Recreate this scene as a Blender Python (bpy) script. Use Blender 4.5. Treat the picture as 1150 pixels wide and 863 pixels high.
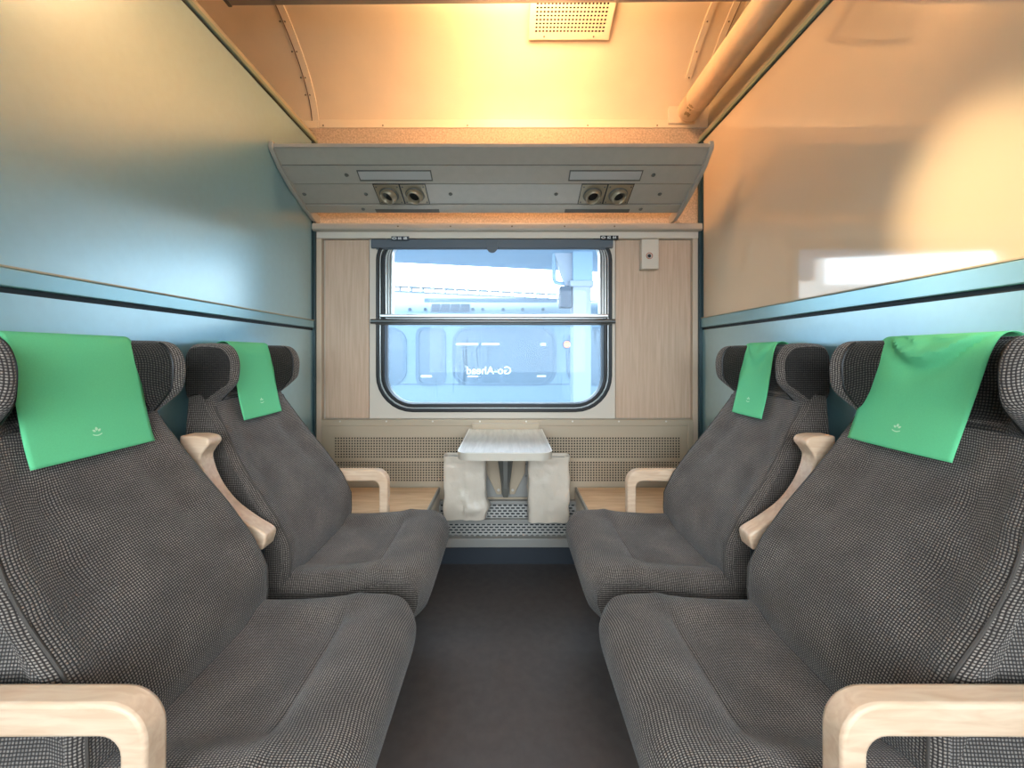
import bpy, bmesh, math, random
from mathutils import Vector, Matrix, noise
R = math.radians
rnd = random.Random(7)
scene = bpy.context.scene
for o in list(bpy.data.objects): bpy.data.objects.remove(o)
C = scene.collection

# ------------------------------------------------------------------ camera, sky, exposure
FPX, CX, CY, D, ZC = 440.0, 570.0, 398.0, 2.056, 1.08        # 1150x863 frame
cam = bpy.data.cameras.new('camera'); camo = bpy.data.objects.new('camera', cam); C.objects.link(camo)
camo.location = (0, -D, ZC); camo.rotation_euler = (R(90), 0, 0)
cam.sensor_fit = 'HORIZONTAL'; cam.sensor_width = 36; cam.lens = FPX/1150*36
cam.shift_x = (575-CX)/1150; cam.shift_y = (CY-431.5)/1150; cam.clip_start = 0.01
scene.camera = camo
w = bpy.data.worlds.new('overcast_sky'); scene.world = w; w.use_nodes = True
bg = w.node_tree.nodes['Background']; bg.inputs[0].default_value = (0.80, 0.91, 1.0, 1); bg.inputs[1].default_value = 7.0
scene.view_settings.view_transform = 'Standard'; scene.view_settings.look = 'None'
scene.view_settings.gamma = 1; scene.view_settings.use_curve_mapping = False
scene.view_settings.exposure = 0.62
def portal(loc, rot, sx, sy):                                 # guides sky sampling through a window
    l = bpy.data.lights.new('window_portal', 'AREA'); l.shape = 'RECTANGLE'; l.size = sx; l.size_y = sy
    l.cycles.is_portal = True
    o = bpy.data.objects.new('window_portal', l); C.objects.link(o); o.location = loc; o.rotation_euler = rot
portal((-.07, .13, 1.22), (R(-90), 0, 0), 1.2, .9)
portal((0, -3.02, 1.38), (R(90), 0, 0), 2.3, 1.15)
LAMP = 30.0          # ceiling diffuser emission
SPOT = 170.0          # watts of the added spotlight on the right panel

# ------------------------------------------------------------------ helpers
def P(px, py, d): return Vector(((px-CX)*d/FPX, d-D, ZC+(CY-py)*d/FPX))     # pixel + known depth -> point
def X0(px): return (px-CX)*D/FPX
def Z0(py): return ZC+(CY-py)*D/FPX
def srgb(r, g, b):
    f = lambda c: (c/255/12.92) if c/255 <= .04045 else ((c/255+.055)/1.055)**2.4
    return (f(r), f(g), f(b), 1)
def nd(t, typ, **kw):
    n = t.nodes.new(typ)
    for k, v in kw.items(): setattr(n, k, v)
    return n
MATS = {}
def mat(name, col, rough=.5, metal=0., var=.0, scale=20., stretch=None, bump=0., ior=None, coat=0., emit=None, es=0., sheen=0.):
    m = bpy.data.materials.new(name); m.use_nodes = True; t = m.node_tree; b = t.nodes['Principled BSDF']
    b.inputs['Base Color'].default_value = col; b.inputs['Roughness'].default_value = rough; b.inputs['Metallic'].default_value = metal
    if ior: b.inputs['IOR'].default_value = ior
    if coat: b.inputs['Coat Weight'].default_value = coat; b.inputs['Coat Roughness'].default_value = .08
    if sheen: b.inputs['Sheen Weight'].default_value = sheen
    if emit: b.inputs['Emission Color'].default_value = emit; b.inputs['Emission Strength'].default_value = es
    if var or bump:
        tc = nd(t, 'ShaderNodeTexCoord'); mp = nd(t, 'ShaderNodeMapping'); no = nd(t, 'ShaderNodeTexNoise')
        no.inputs['Scale'].default_value = scale; no.inputs['Detail'].default_value = 5
        if stretch: mp.inputs['Scale'].default_value = stretch
        t.links.new(tc.outputs['Object'], mp.inputs[0]); t.links.new(mp.outputs[0], no.inputs['Vector'])
        if var:
            r = nd(t, 'ShaderNodeValToRGB')
            r.color_ramp.elements[0].position = .3; r.color_ramp.elements[1].position = .7
            r.color_ramp.elements[0].color = tuple(c*(1-var) for c in col[:3])+(1,)
            r.color_ramp.elements[1].color = tuple(min(1, c*(1+var)) for c in col[:3])+(1,)
            t.links.new(no.outputs['Fac'], r.inputs[0]); t.links.new(r.outputs[0], b.inputs['Base Color'])
        if bump:
            bu = nd(t, 'ShaderNodeBump'); bu.inputs['Strength'].default_value = bump; bu.inputs['Distance'].default_value = .003
            t.links.new(no.outputs['Fac'], bu.inputs['Height']); t.links.new(bu.outputs[0], b.inputs['Normal'])
    MATS[name] = m; return m
def fabric(name, dark, light, pu, pv):
    m = bpy.data.materials.new(name); m.use_nodes = True; t = m.node_tree; b = t.nodes['Principled BSDF']
    tc = nd(t, 'ShaderNodeTexCoord'); sep = nd(t, 'ShaderNodeSeparateXYZ')
    no = nd(t, 'ShaderNodeTexNoise'); no.inputs['Scale'].default_value = 60; no.inputs['Detail'].default_value = 3
    mix = nd(t, 'ShaderNodeVectorMath', operation='MULTIPLY_ADD'); mix.inputs[1].default_value = (.0022, .0022, 0)
    t.links.new(tc.outputs['UV'], no.inputs['Vector']); t.links.new(no.outputs['Color'], mix.inputs[0]); t.links.new(tc.outputs['UV'], mix.inputs[2])
    t.links.new(mix.outputs[0], sep.inputs[0])
    outs = []
    for i, p in ((0, pu), (1, pv)):
        mu = nd(t, 'ShaderNodeMath', operation='MULTIPLY'); mu.inputs[1].default_value = 2*math.pi/p
        si = nd(t, 'ShaderNodeMath', operation='SINE'); ma = nd(t, 'ShaderNodeMapRange')
        ma.inputs['From Min'].default_value = -.9; ma.inputs['From Max'].default_value = .5
        t.links.new(sep.outputs[i], mu.inputs[0]); t.links.new(mu.outputs[0], si.inputs[0]); t.links.new(si.outputs[0], ma.inputs['Value'])
        outs.append(ma.outputs[0])
    pr = nd(t, 'ShaderNodeMath', operation='MULTIPLY'); t.links.new(outs[0], pr.inputs[0]); t.links.new(outs[1], pr.inputs[1])
    n2 = nd(t, 'ShaderNodeTexNoise'); n2.inputs['Scale'].default_value = 220; n2.inputs['Detail'].default_value = 4
    t.links.new(tc.outputs['UV'], n2.inputs['Vector'])
    n3 = nd(t, 'ShaderNodeTexNoise'); n3.inputs['Scale'].default_value = 9; n3.inputs['Detail'].default_value = 3
    t.links.new(tc.outputs['UV'], n3.inputs['Vector'])
    m2 = nd(t, 'ShaderNodeMath', operation='MULTIPLY_ADD'); m2.inputs[1].default_value = 1.1; m2.inputs[2].default_value = .0
    t.links.new(n2.outputs['Fac'], m2.inputs[0])
    m4 = nd(t, 'ShaderNodeMath', operation='MULTIPLY_ADD'); m4.inputs[1].default_value = 1.7; m4.inputs[2].default_value = .2
    t.links.new(n3.outputs['Fac'], m4.inputs[0])
    m3 = nd(t, 'ShaderNodeMath', operation='MULTIPLY'); t.links.new(pr.outputs[0], m3.inputs[0]); t.links.new(m2.outputs[0], m3.inputs[1])
    m5 = nd(t, 'ShaderNodeMath', operation='MULTIPLY'); t.links.new(m3.outputs[0], m5.inputs[0]); t.links.new(m4.outputs[0], m5.inputs[1])
    r = nd(t, 'ShaderNodeMix', data_type='RGBA'); r.inputs['A'].default_value = dark; r.inputs['B'].default_value = light
    t.links.new(m5.outputs[0], r.inputs['Factor']); t.links.new(r.outputs['Result'], b.inputs['Base Color'])
    bu = nd(t, 'ShaderNodeBump'); bu.inputs['Strength'].default_value = .55; bu.inputs['Distance'].default_value = .002
    t.links.new(pr.outputs[0], bu.inputs['Height']); t.links.new(bu.outputs[0], b.inputs['Normal'])
    b.inputs['Roughness'].default_value = .95; b.inputs['Sheen Weight'].default_value = .25; b.inputs['Sheen Roughness'].default_value = .5
    b.inputs['Specular IOR Level'].default_value = .1
    MATS[name] = m
def wood(name, c1, c2, stretch, rough=.45, scale=6):
    m = bpy.data.materials.new(name); m.use_nodes = True; t = m.node_tree; b = t.nodes['Principled BSDF']
    tc = nd(t, 'ShaderNodeTexCoord'); mp = nd(t, 'ShaderNodeMapping'); mp.inputs['Scale'].default_value = stretch
    no = nd(t, 'ShaderNodeTexNoise'); no.inputs['Scale'].default_value = scale; no.inputs['Detail'].default_value = 6; no.inputs['Distortion'].default_value = .6
    r = nd(t, 'ShaderNodeValToRGB'); r.color_ramp.elements[0].position = .35; r.color_ramp.elements[1].position = .65
    r.color_ramp.elements[0].color = c1; r.color_ramp.elements[1].color = c2
    t.links.new(tc.outputs['Object'], mp.inputs[0]); t.links.new(mp.outputs[0], no.inputs['Vector'])
    t.links.new(no.outputs['Fac'], r.inputs[0]); t.links.new(r.outputs[0], b.inputs['Base Color'])
    b.inputs['Roughness'].default_value = rough; MATS[name] = m
def glassy(name, tint, gloss=.08, haze=0., hazecol=(.8, .9, 1, 1), streak=0.):
    m = bpy.data.materials.new(name); m.use_nodes = True; t = m.node_tree
    for n in list(t.nodes):
        if n.type == 'BSDF_PRINCIPLED': t.nodes.remove(n)
    out = [n for n in t.nodes if n.type == 'OUTPUT_MATERIAL'][0]
    tr = nd(t, 'ShaderNodeBsdfTransparent'); tr.inputs[0].default_value = tint
    gl = nd(t, 'ShaderNodeBsdfGlossy'); gl.inputs['Roughness'].default_value = .02
    mx = nd(t, 'ShaderNodeMixShader'); mx.inputs[0].default_value = gloss
    t.links.new(tr.outputs[0], mx.inputs[1]); t.links.new(gl.outputs[0], mx.inputs[2]); last = mx
    if haze:
        tl = nd(t, 'ShaderNodeBsdfTranslucent'); tl.inputs[0].default_value = hazecol
        m2 = nd(t, 'ShaderNodeMixShader'); t.links.new(last.outputs[0], m2.inputs[1]); t.links.new(tl.outputs[0], m2.inputs[2])
        tc = nd(t, 'ShaderNodeTexCoord'); mp = nd(t, 'ShaderNodeMapping'); mp.inputs['Scale'].default_value = (1, 1, .07)
        no = nd(t, 'ShaderNodeTexNoise'); no.inputs['Scale'].default_value = 75; no.inputs['Detail'].default_value = 3
        t.links.new(tc.outputs['Object'], mp.inputs[0]); t.links.new(mp.outputs[0], no.inputs['Vector'])
        n2 = nd(t, 'ShaderNodeTexNoise'); n2.inputs['Scale'].default_value = 4.5; n2.inputs['Detail'].default_value = 4
        t.links.new(tc.outputs['Object'], n2.inputs['Vector'])
        ra = nd(t, 'ShaderNodeMapRange'); ra.inputs['From Min'].default_value = .52; ra.inputs['From Max'].default_value = .60
        t.links.new(no.outputs['Fac'], ra.inputs['Value'])
        rb = nd(t, 'ShaderNodeMapRange'); rb.inputs['From Min'].default_value = .5; rb.inputs['From Max'].default_value = .62
        t.links.new(n2.outputs['Fac'], rb.inputs['Value'])
        mu = nd(t, 'ShaderNodeMath', operation='MULTIPLY'); t.links.new(ra.outputs[0], mu.inputs[0]); t.links.new(rb.outputs[0], mu.inputs[1])
        # drips are clear tracks in the film of condensation
        ma = nd(t, 'ShaderNodeMath', operation='MULTIPLY_ADD'); ma.inputs[1].default_value = -streak; ma.inputs[2].default_value = haze
        t.links.new(mu.outputs[0], ma.inputs[0])
        mb = nd(t, 'ShaderNodeMath', operation='MULTIPLY_ADD'); mb.inputs[1].default_value = haze*.5
        mb2 = nd(t, 'ShaderNodeMath', operation='SUBTRACT'); mb2.inputs[1].default_value = .5
        t.links.new(n2.outputs['Fac'], mb2.inputs[0]); t.links.new(mb2.outputs[0], mb.inputs[0]); t.links.new(ma.outputs[0], mb.inputs[2]); mb.use_clamp = True
        t.links.new(mb.outputs[0], m2.inputs[0]); last = m2
    t.links.new(last.outputs[0], out.inputs['Surface']); MATS[name] = m

# palette
mat('teal_laminate', srgb(132, 178, 184), .34, .55, .03, 40, coat=1.)
_b = MATS['teal_laminate'].node_tree.nodes['Principled BSDF']; _b.inputs['Coat IOR'].default_value = 2.6; _b.inputs['Coat Roughness'].default_value = .30
mat('teal_rail', srgb(145, 182, 188), .30, .6)
mat('dark_teal', srgb(38, 62, 66), .45)
mat('groove', srgb(16, 28, 32), .6)
mat('green_trim', srgb(140, 150, 125), .4, .3)
mat('tan_strip', srgb(172, 158, 130), .45)
mat('beige_gloss', srgb(206, 182, 152), .05, ior=1.85, var=.02, scale=3)
mat('ceiling_cream', srgb(232, 206, 168), .42, var=.03, scale=6)
mat('ceiling_trim', srgb(236, 212, 176), .4)
mat('screw', srgb(120, 100, 75), .4, .5)
mat('bright_screw', srgb(225, 220, 210), .3, .7)
mat('frieze', srgb(196, 168, 138), .8, var=.25, scale=110, bump=.2)
mat('pipe_paint', srgb(222, 190, 150), .38, var=.06, scale=18)
mat('pipe_wear', srgb(165, 135, 95), .6, var=.2, scale=90)
mat('rack_grey', srgb(176, 167, 153), .42, .15, .03, 30)
mat('rack_dark', srgb(95, 92, 84), .5)
mat('rack_glass', srgb(178, 174, 168), .25)
mat('nozzle', srgb(150, 136, 112), .35, .4)
mat('black', srgb(14, 14, 16), .4)
mat('rubber', srgb(20, 21, 23), .38)
mat('cream_frame', srgb(216, 204, 188), .4)
mat('cream_panel', srgb(200, 190, 174), .45)
mat('post_beige', srgb(206, 184, 160), .5)
mat('cap_grey', srgb(182, 170, 154), .4)
mat('alu', srgb(200, 200, 198), .28, .85)
mat('alu_dark', srgb(120, 122, 122), .3, .8)
mat('blind_grey', srgb(88, 96, 104), .5)
mat('heater_metal', srgb(186, 168, 144), .42, .1)
mat('heater_grey', srgb(158, 156, 150), .45, .1)
mat('hole_dark', srgb(34, 26, 18), .9)
mat('rib_shade_brown', srgb(120, 66, 36), .8)
mat('piping', srgb(78, 72, 67), .9)
mat('edge_metal', srgb(222, 212, 196), .3, .35)
mat('slot_dark', srgb(24, 30, 38), .8)
mat('toe_dark', srgb(62, 68, 76), .6)
mat('floor_rubber', srgb(94, 88, 86), .55, var=.10, scale=30, bump=.15)
mat('seat_base', srgb(28, 32, 38), .6)
mat('bag_plastic', srgb(222, 208, 190), .34, bump=.9, scale=38, sheen=.1)
mat('bin_grey', srgb(120, 124, 124), .5)
mat('box_cream', srgb(212, 202, 186), .45)
mat('copper', srgb(190, 120, 95), .35, .4)
mat('white_print', srgb(235, 235, 230), .5)
mat('emblem_white', srgb(200, 240, 205), .7)
mat('cover_green', srgb(106, 210, 148), .85, var=.03, scale=400, bump=.1)
mat('corridor_paint', srgb(205, 200, 190), .5)
mat('diffuser_warm', srgb(255, 235, 200), .5, emit=(1, .64, .37, 1), es=LAMP)
mat('lamp_housing', srgb(150, 142, 128), .4, .2)
mat('added_lens_warm', srgb(255, 235, 200), .4, emit=(1, .75, .42, 1), es=3)
wood('oak_panel', srgb(198, 168, 142), srgb(211, 183, 158), (14, 14, .7), .4)
wood('oak_shelf', srgb(206, 166, 126), srgb(226, 190, 150), (.9, 7, 7), .35)
wood('beech', srgb(222, 186, 154), srgb(236, 206, 176), (2, 14, 14), .4)
wood('table_laminate', srgb(168, 152, 130), srgb(188, 174, 154), (10, 1, 10), .32)
fabric('seat_weave', srgb(50, 45, 43), srgb(186, 173, 161), .0052, .0052)
fabric('seat_rib', srgb(50, 45, 43), srgb(192, 178, 165), .0058, .0034)
fabric('wing_weave', srgb(26, 24, 23), srgb(104, 96, 89), .0060, .0055)
glassy('clear_glass', (.93, .97, 1, 1), .018, .06, (.8, .9, 1, 1), 0.)
glassy('wet_glass', (.84, .93, 1, 1), .018, .27, (.42, .60, .78, 1), .27)
mat('coach_paint', srgb(100, 126, 144), .55)
mat('coach_roof', srgb(80, 104, 124), .6)
mat('coach_grille', srgb(46, 66, 86), .6)
mat('coach_window', srgb(54, 78, 94), .25)
mat('coach_frame', srgb(56, 80, 98), .5)
mat('coach_white', srgb(235, 240, 244), .4)
mat('canopy_paint', srgb(116, 148, 174), .6)
mat('column_paint', srgb(134, 148, 164), .5)
mat('concrete', srgb(130, 132, 134), .9, var=.1, scale=8)
mat('far_roof', srgb(138, 148, 156), .8)
mat('building_wall', srgb(216, 212, 206), .8)
mat('orange_light', srgb(200, 70, 10), .4, emit=(1, .22, .02, 1), es=1.6)

def link(o, parent=None):
    C.objects.link(o)
    if parent: o.parent = parent
    return o
def mesh(name, vs, fs, m, parent=None, uv=None, smooth=False, bevel=0., seg=2):
    me = bpy.data.meshes.new(name); me.from_pydata([tuple(v) for v in vs], [], fs); me.update()
    if uv is not None:
        ul = me.uv_layers.new(name='UVMap')
        for lp in me.loops: ul.data[lp.index].uv = uv[lp.vertex_index]
    b = bmesh.new(); b.from_mesh(me); bmesh.ops.recalc_face_normals(b, faces=b.faces); b.to_mesh(me); b.free()
    me.materials.append(MATS[m] if isinstance(m, str) else m)
    if smooth:
        for p in me.polygons: p.use_smooth = True
        try: me.set_sharp_from_angle(angle=R(42))
        except Exception: pass
    o = link(bpy.data.objects.new(name, me), parent)
    if bevel:
        mo = o.modifiers.new('bevel', 'BEVEL'); mo.width = bevel; mo.segments = seg; mo.limit_method = 'ANGLE'; mo.angle_limit = R(35)
        for p in me.polygons: p.use_smooth = True
        try: me.set_sharp_from_angle(angle=R(42))
        except Exception: pass
    return o
BF = [(0, 1, 2, 3), (7, 6, 5, 4), (0, 4, 5, 1), (1, 5, 6, 2), (2, 6, 7, 3), (3, 7, 4, 0)]
def boxv(x0, x1, y0, y1, z0, z1):
    return [(x0, y0, z0), (x1, y0, z0), (x1, y1, z0), (x0, y1, z0), (x0, y0, z1), (x1, y0, z1), (x1, y1, z1), (x0, y1, z1)]
def box(name, x0, x1, y0, y1, z0, z1, m, parent=None, bevel=0., seg=2):
    return mesh(name, boxv(x0, x1, y0, y1, z0, z1), BF, m, parent, bevel=bevel, seg=seg)
class MB:
    def __init__(s): s.v = []; s.f = []
    def add(s, vs, fs):
        n = len(s.v); s.v += [tuple(v) for v in vs]; s.f += [tuple(i+n for i in f) for f in fs]; return s
    def box(s, *a): return s.add(boxv(*a), BF)
    def cyl(s, p, q, r0, r1=None, n=16, caps=True):
        r1 = r0 if r1 is None else r1
        p, q = Vector(p), Vector(q); a = (q-p).normalized()
        u = a.orthogonal().normalized(); w_ = a.cross(u)
        vs = [c+(u*math.cos(2*math.pi*i/n)+w_*math.sin(2*math.pi*i/n))*r for c, r in ((p, r0), (q, r1)) for i in range(n)]
        fs = [(i, (i+1) % n, n+(i+1) % n, n+i) for i in range(n)]
        if caps: fs += [tuple(range(n)), tuple(range(n, 2*n))]
        return s.add(vs, fs)
    def tube(s, pts, r, n=8):
        pts = [Vector(p) for p in pts]; vs = []; u = None
        for i, p in enumerate(pts):
            a = (pts[min(i+1, len(pts)-1)]-pts[max(i-1, 0)]).normalized()
            u = a.orthogonal().normalized() if u is None else (u-a*u.dot(a)).normalized()
            w_ = a.cross(u)
            vs += [p+(u*math.cos(2*math.pi*k/n)+w_*math.sin(2*math.pi*k/n))*r for k in range(n)]
        fs = [(i*n+k, i*n+(k+1) % n, (i+1)*n+(k+1) % n, (i+1)*n+k) for i in range(len(pts)-1) for k in range(n)]
        fs += [tuple(range(n)), tuple(range((len(pts)-1)*n, len(pts)*n))]
        return s.add(vs, fs)
    def build(s, name, m, parent=None, **k): return mesh(name, s.v, s.f, m, parent, **k)
def prism(name, prof, a, b, axis, m, parent=None, bevel=0., seg=2, smooth=False):
    """closed 2-D outline extruded along axis: 'y' outline is (x,z); 'x' outline is (y,z); 'z' outline is (x,y)"""
    def pt(p, t): return (p[0], t, p[1]) if axis == 'y' else ((t, p[0], p[1]) if axis == 'x' else (p[0], p[1], t))
    n = len(prof); vs = [pt(p, a) for p in prof]+[pt(p, b) for p in prof]
    fs = [(i, (i+1) % n, n+(i+1) % n, n+i) for i in range(n)]+[tuple(range(n)), tuple(range(n, 2*n))]
    return mesh(name, vs, fs, m, parent, bevel=bevel, seg=seg, smooth=smooth)
BASES = []
def empty(name, loc=None):
    o = bpy.data.objects.new(name, None); o.empty_display_size = .1
    if loc: BASES.append((o, loc))                               # moved to its base once its parts exist
    return link(o)
def tag(o, label, cat, group=None, kind=None):
    if label: o['label'] = label
    if cat: o['category'] = cat
    if group: o['group'] = group
    if kind: o['kind'] = kind
    return o
def struct(o, label, cat): return tag(o, label, cat, kind='structure')
def place(root, loc):
    """root Empty sits at the thing's base; parts were modelled in world space"""
    root.location = loc
    for c in root.children: c.location = c.location-Vector(loc)
    return root
def sm(a, b, x):
    t = min(1, max(0, (x-a)/(b-a))); return t*t*(3-2*t)
def interp(tab, z):
    if z <= tab[0][0]: return tab[0][1]
    for (a, b), (c, d) in zip(tab, tab[1:]):
        if z <= c: return b+(d-b)*(z-a)/(c-a)
    return tab[-1][1]
def spline(pts, n):
    """Catmull-Rom through 2-D points, n samples per span"""
    out = []
    for i in range(len(pts)-1):
        p0, p1, p2, p3 = pts[max(i-1, 0)], pts[i], pts[i+1], pts[min(i+2, len(pts)-1)]
        for k in range(n):
            t = k/n
            out.append(tuple(.5*((2*b)+(c-a)*t+(2*a-5*b+4*c-d)*t*t+(3*b-a-3*c+d)*t**3) for a, b, c, d in zip(p0, p1, p2, p3)))
    out.append(tuple(pts[-1])); return out
def rrect(x0, x1, z0, z1, r, n=8):
    """rounded rectangle outline; r = (bl, br, tr, tl)"""
    if not isinstance(r, tuple): r = (r,)*4
    out = []
    for (cx, cz, rr, a0) in ((x0+r[0], z0+r[0], r[0], 180), (x1-r[1], z0+r[1], r[1], 270), (x1-r[2], z1-r[2], r[2], 0), (x0+r[3], z1-r[3], r[3], 90)):
        for k in range(n+1):
            a = R(a0+90*k/n); out.append((cx+rr*math.cos(a), cz+rr*math.sin(a)))
    return out
def ring(name, o_, i_, y0, y1, m, parent=None, bevel=0., smooth=True):
    n = len(o_); vs = [(p[0], y, p[1]) for y in (y0, y1) for lp in (o_, i_) for p in lp]
    fs = []
    for k in range(n):
        j = (k+1) % n
        fs += [(k, j, n+j, n+k), (2*n+k, 2*n+j, 3*n+j, 3*n+k), (k, j, 2*n+j, 2*n+k), (n+k, n+j, 3*n+j, 3*n+k)]
    return mesh(name, vs, fs, m, parent, bevel=bevel, smooth=smooth)
def plate_holes(name, o, u, v, W, H, nx, ny, fx, fy, m, parent=None, mu=.0, mv=.0, stagger=False, depth=.004):
    """perforated sheet in the plane o + a*u + b*v, with real holes; margins mu, mv"""
    o, u, v = Vector(o), Vector(u).normalized(), Vector(v).normalized(); n = u.cross(v)
    mb = MB()
    def quad(a0, a1, b0, b1): mb.add([o+u*a0+v*b0, o+u*a1+v*b0, o+u*a1+v*b1, o+u*a0+v*b1], [(0, 1, 2, 3)])
    if mu: quad(0, mu, 0, H); quad(W-mu, W, 0, H)
    if mv: quad(mu, W-mu, 0, mv); quad(mu, W-mu, H-mv, H)
    iw, ih = W-2*mu, H-2*mv; pu, pv = iw/nx, ih/ny
    for j in range(ny):
        b0 = mv+j*pv; h0, h1 = b0+pv*(1-fy)/2, b0+pv*(1+fy)/2; b1 = b0+pv
        off = pu/2 if (stagger and j % 2) else 0
        quad(mu, W-mu, b0, h0); quad(mu, W-mu, h1, b1)
        edges = [mu]
        for i in range(nx):
            c = mu+off+(i+.5)*pu; l, r_ = c-pu*fx/2, c+pu*fx/2
            if r_ > W-mu: break
            quad(edges[-1], l, h0, h1); edges.append(r_)
            q = [o+u*a+v*b for a, b in ((l, h0), (r_, h0), (r_, h1), (l, h1))]
            mb.add(q+[p-n*depth for p in q], [(0, 1, 5, 4), (1, 2, 6, 5), (2, 3, 7, 6), (3, 0, 4, 7)])
        quad(edges[-1], W-mu, h0, h1)
    return mesh(name, mb.v, mb.f, m, parent)
def text_mesh(name, s, size, m, parent, M, mirror=False, align='CENTER', space=1., bold=.0):
    cu = bpy.data.curves.new(name, 'FONT'); cu.body = s; cu.size = size; cu.align_x = align; cu.align_y = 'CENTER'; cu.extrude = .0004
    cu.space_character = space; cu.offset = bold
    o = bpy.data.objects.new(name, cu); C.objects.link(o)
    dg = bpy.context.evaluated_depsgraph_get(); me = bpy.data.meshes.new_from_object(o.evaluated_get(dg))
    bpy.data.objects.remove(o)
    if mirror: me.transform(Matrix.Diagonal((-1, 1, 1, 1))); me.flip_normals()
    me.transform(M); me.materials.clear(); me.materials.append(MATS[m]); me.name = name
    return link(bpy.data.objects.new(name, me), parent)

# ================================================================== THE SETTING
floor = box('floor', -1.45, 1.45, -3.0, .02, -.06, 0, 'floor_rubber'); struct(floor, 'dark brown grey rubber floor of the compartment', 'floor')

# ---- window wall
ww = struct(empty('wall_window', (0, .05, 0)), 'outer wall with oak panels around the carriage window', 'wall')
WX0, WX1, WZ0, WZ1 = -.682, .542, .78, 1.700                     # clear opening behind the rubber
OP = rrect(WX0, WX1, WZ0, WZ1, (.19, .19, .13, .13))
ring('wall_core', rrect(-1.45, 1.3, 0, 2.9, .001), OP, 0, .09, 'cream_panel', ww)
ring('window_surround', rrect(X0(416), X0(690), .744, 1.74, .002), OP, -.014, 0, 'cream_frame', ww, bevel=.002)
box('oak_panel', X0(366.5), X0(415.3), -.012, 0, .746, 1.676, 'oak_panel', ww, .0015)
box('oak_panel', X0(690.7), X0(774.5), -.012, 0, .746, 1.676, 'oak_panel', ww, .0015)
tr1 = struct(empty('trim_1', (0, -.02, .3)), 'beige corner posts and grey capping beam around the window wall', 'trim')
prism('corner_post', [(-1.0, .30), (-.962, .30), (-.962, 1.715), (-.994, 1.715), (-.994, 1.02), (-1.0, 1.01)], -.03, 0, 'y', 'post_beige', tr1, .002)
prism('corner_post', [(.995, .30), (.958, .30), (.958, 1.715), (.99, 1.715), (.99, 1.02), (.995, 1.01)], -.03, 0, 'y', 'post_beige', tr1, .002)
box('edge_strip', -1.0, -.988, -.045, -.03, .3, 1.76, 'dark_teal', tr1)
box('edge_strip', .984, 1.0, -.045, -.03, .3, 2.17, 'dark_teal', tr1)
prism('capping_beam', [(0, 1.757), (-.035, 1.757), (-.058, 1.748), (-.062, 1.718), (-.05, 1.712), (0, 1.712)], -.998, .995, 'x', 'cap_grey', tr1, .003)
box('capping_strip', -.985, .985, -.036, 0, 1.678, 1.712, 'cream_frame', tr1, .003)
box('frieze_board', -1.4, 1.05, -.008, 0, 1.757, 2.262, 'frieze', ww)
for px in (447, 506, 575, 634, 690):
    p = P(px, 254.5, D-.06); MB().cyl(p, p+Vector((0, -.003, 0)), .004, n=8).build('screw', 'screw', tr1)

# ---- window
wn = struct(empty('window_1', (-.07, .05, WZ0)), 'carriage window with sliding upper sash in black rubber', 'window')
def rr(i, y=0): return rrect(WX0+i, WX1-i, WZ0+i, WZ1-i, tuple(max(.03, a-i) for a in (.19, .19, .13, .13)))
ring('rubber_seal', rr(-.001), rr(.017), -.028, .03, 'rubber', wn, .005)
ring('silver_bead', rr(.017), rr(.022), -.020, .03, 'alu', wn, .001)
ring('rubber_seal', rr(.022), rr(.040), -.010, .05, 'rubber', wn, .004)
ZB = 1.268                                                      # underside of the sash
lo = [(p[0], p[1]) for p in rrect(WX0+.036, WX1-.036, WZ0+.036, ZB, (.15, .15, .002, .002))]
li = [(p[0], p[1]) for p in rrect(WX0+.042, WX1-.042, WZ0+.042, ZB-.012, (.145, .145, .012, .012))]
ring('lower_pane_frame', lo, li, .03, .055, 'alu_dark', wn)
def pane(name, lp, y, m, par):
    n = len(lp); vs = [(p[0], y, p[1]) for p in lp]
    return mesh(name, vs, [tuple(range(n))], m, par)
pane('lower_pane', li, .042, 'wet_glass', wn)
ux0, ux1 = X0(434), X0(680)
sash = [(0, .008, -.012, 'alu'), (.008, .014, -.004, 'alu_dark'), (.014, .021, -.010, 'alu'), (.021, .028, -.003, 'alu_dark'), (.028, .034, -.008, 'alu')]
for a, b_, yf, m in sash:
    o_ = rrect(ux0+a, ux1-a, ZB-.002+a*.3, 1.680-a*.3, (.004, .004, .11-a, .11-a)); i_ = rrect(ux0+b_, ux1-b_, ZB-.002+b_*.3, 1.680-b_*.3, (.004, .004, .11-b_, .11-b_))
    ring('sash_frame', o_, i_, yf-.006, .03, m, wn, .001)
pane('upper_pane', rrect(ux0+.033, ux1-.033, ZB+.01, 1.670, (.004, .004, .078, .078)), .018, 'clear_glass', wn)
box('sash_rail', X0(428), X0(682), -.030, .02, ZB+.003, ZB+.020, 'alu', wn, .004, 3)
MB().tube([(X0(419.5), -.040, 1.249), (X0(422), -.040, 1.249), (X0(686), -.040, 1.249), (X0(688.5), -.040, 1.249)], .0125, 12).build('grab_bar', 'alu_dark', wn, smooth=True)
box('bar_backing', X0(424), X0(685), -.036, .0, 1.232, 1.262, 'rack_dark', wn, .003)
box('blind_rail', X0(418.5), X0(687), -.030, .0, 1.630, 1.676, 'blind_grey', wn, .004)
tabp = [(X0(553)+.027*math.cos(R(a)), 1.630+.027*math.sin(R(a))) for a in range(180, 361, 15)]+[(X0(553)+.03, 1.66), (X0(553)-.03, 1.66)]
prism('blind_tab', tabp, -.038, -.028, 'y', 'blind_grey', wn, .001)
box('blind_fabric', X0(424), X0(683), -.022, -.018, 1.624, 1.64, 'blind_grey', wn)

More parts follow.
